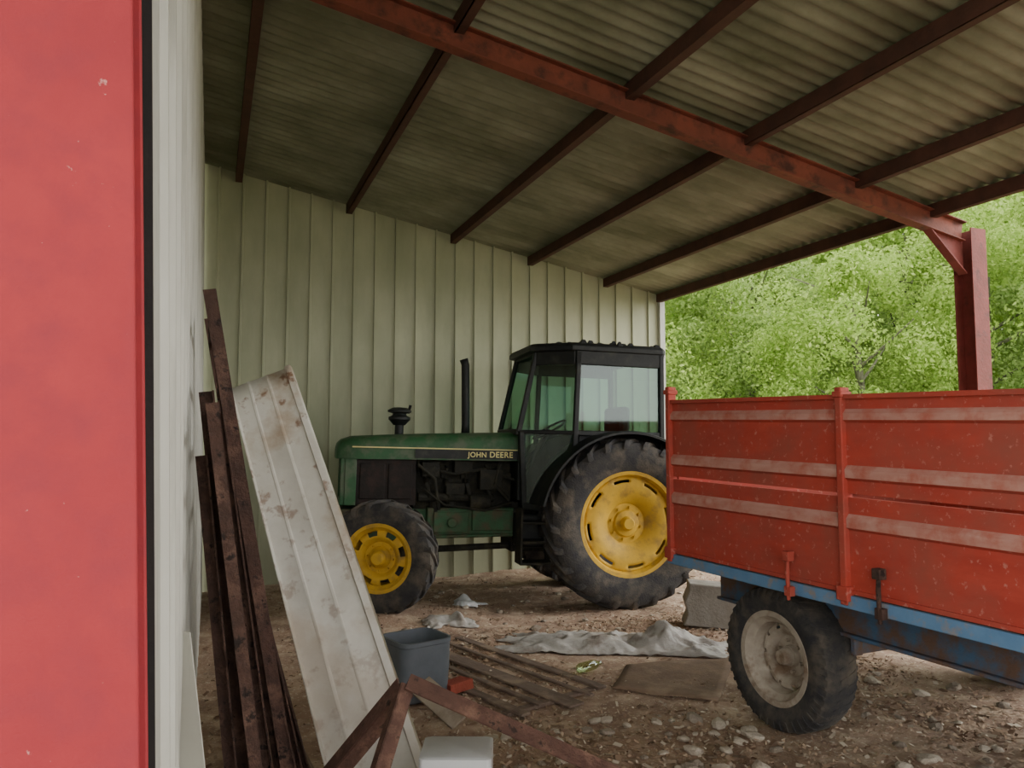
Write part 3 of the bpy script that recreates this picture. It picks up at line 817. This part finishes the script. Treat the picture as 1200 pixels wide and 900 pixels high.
for i in range(3):
    rnd = random.Random(i+50)
    tm = MB().tube([(0,0,-.1),(.1,.05,1.6),(.0,-.1,3.2),(.15,0,5.2)], [.14,.11,.08,.03], 8)
    for k in range(12):
        z = 1.0+k*.38; t = rnd.uniform(0,6.3); L_ = rnd.uniform(1.2,2.1)
        tm.tube([(.05,0,z),(math.cos(t)*L_*.5,math.sin(t)*L_*.5,z+.5),(math.cos(t)*L_,math.sin(t)*L_,z+1.0)], [.045,.028,.01], 6)
    cm = crown(i+1, 82, 480, 2.3, 3.0, 3.5, .047)
    a = obj('tree', tm, 'bark', fix=False); b = obj('foliage', cm, 'leaf' if i != 1 else 'leaf2', parent=a, fix=False, smooth=10)
    meshes.append((a, b))
spots = []
for k, yaw in enumerate([31, 38.5, 46, 53.5, 61]):
    spots.append((yaw, 19+1.5*math.sin(k*2.3), .98+.1*math.cos(k*1.7)))
for k, yaw in enumerate([27, 34, 41.5, 49, 56.5, 64]):
    spots.append((yaw, 26+1.5*math.sin(k*1.9), 1.6+.12*math.cos(k*2.1)))
for k, yaw in enumerate([29, 37, 45, 53, 61, 69]):
    spots.append((yaw, 36, 2.5))
for k, (yaw, dist, sc) in enumerate(spots):
    a, b = meshes[k % 3]
    loc = (dist*math.sin(rad(yaw)), dist*math.cos(rad(yaw)), -.09)
    if k < 3: a.location = loc; a.rotation_euler = (0,0,k*1.3); a.scale = (sc,)*3; t = a
    else:
        t = dup(a, loc, (0,0,k*1.3), (sc,)*3); dup(b, (0,0,0), (0,0,0), parent=t)
    t['label'] = 'leafy pale green deciduous tree beyond the open side'; t['category'] = 'tree'; t['group'] = 'trees beyond the barn'
b0 = obj('bush', crown(99, 30, 360, 1.7, .8, .9, .047), 'leaf', fix=False, smooth=10)
for k, yaw in enumerate([33, 38.5, 44, 49.5, 55, 61]):
    loc = ((15+math.sin(k*3))*math.sin(rad(yaw)), (15+math.sin(k*3))*math.cos(rad(yaw)), -.09)
    t = b0 if k == 0 else dup(b0, loc, (0,0,k))
    t.location = loc
    t['label'] = 'dense low green bush beyond the open side'; t['category'] = 'bush'; t['group'] = 'bushes in front of the trees'

# ---------------------------------------------------------------- light
w = bpy.data.worlds.new('world'); scene.world = w; w.use_nodes = True
nt = w.node_tree; bg = nt.nodes['Background']
sky = nt.nodes.new('ShaderNodeTexSky'); sky.sky_type = 'HOSEK_WILKIE'; sky.turbidity = 8; sky.ground_albedo = .4
sky.sun_direction = Vector((.4,-.5,.75)).normalized()
mx = nt.nodes.new('ShaderNodeMix'); mx.data_type = 'RGBA'; mx.inputs[0].default_value = .85
nt.links.new(sky.outputs[0], mx.inputs[6]); mx.inputs[7].default_value = (1.0, .98, .96, 1)
nt.links.new(mx.outputs[2], bg.inputs[0]); bg.inputs[1].default_value = 3.0
sl = bpy.data.lights.new('sun', 'SUN'); sl.energy = 2.8; sl.angle = rad(50); sl.color = (1, .98, .94)
so = bpy.data.objects.new('sun', sl); COL.objects.link(so)
so.rotation_euler = Vector((1.0,-.45,.5)).to_track_quat('Z','Y').to_euler()
scene.view_settings.view_transform = 'AgX'
scene.view_settings.exposure = .4
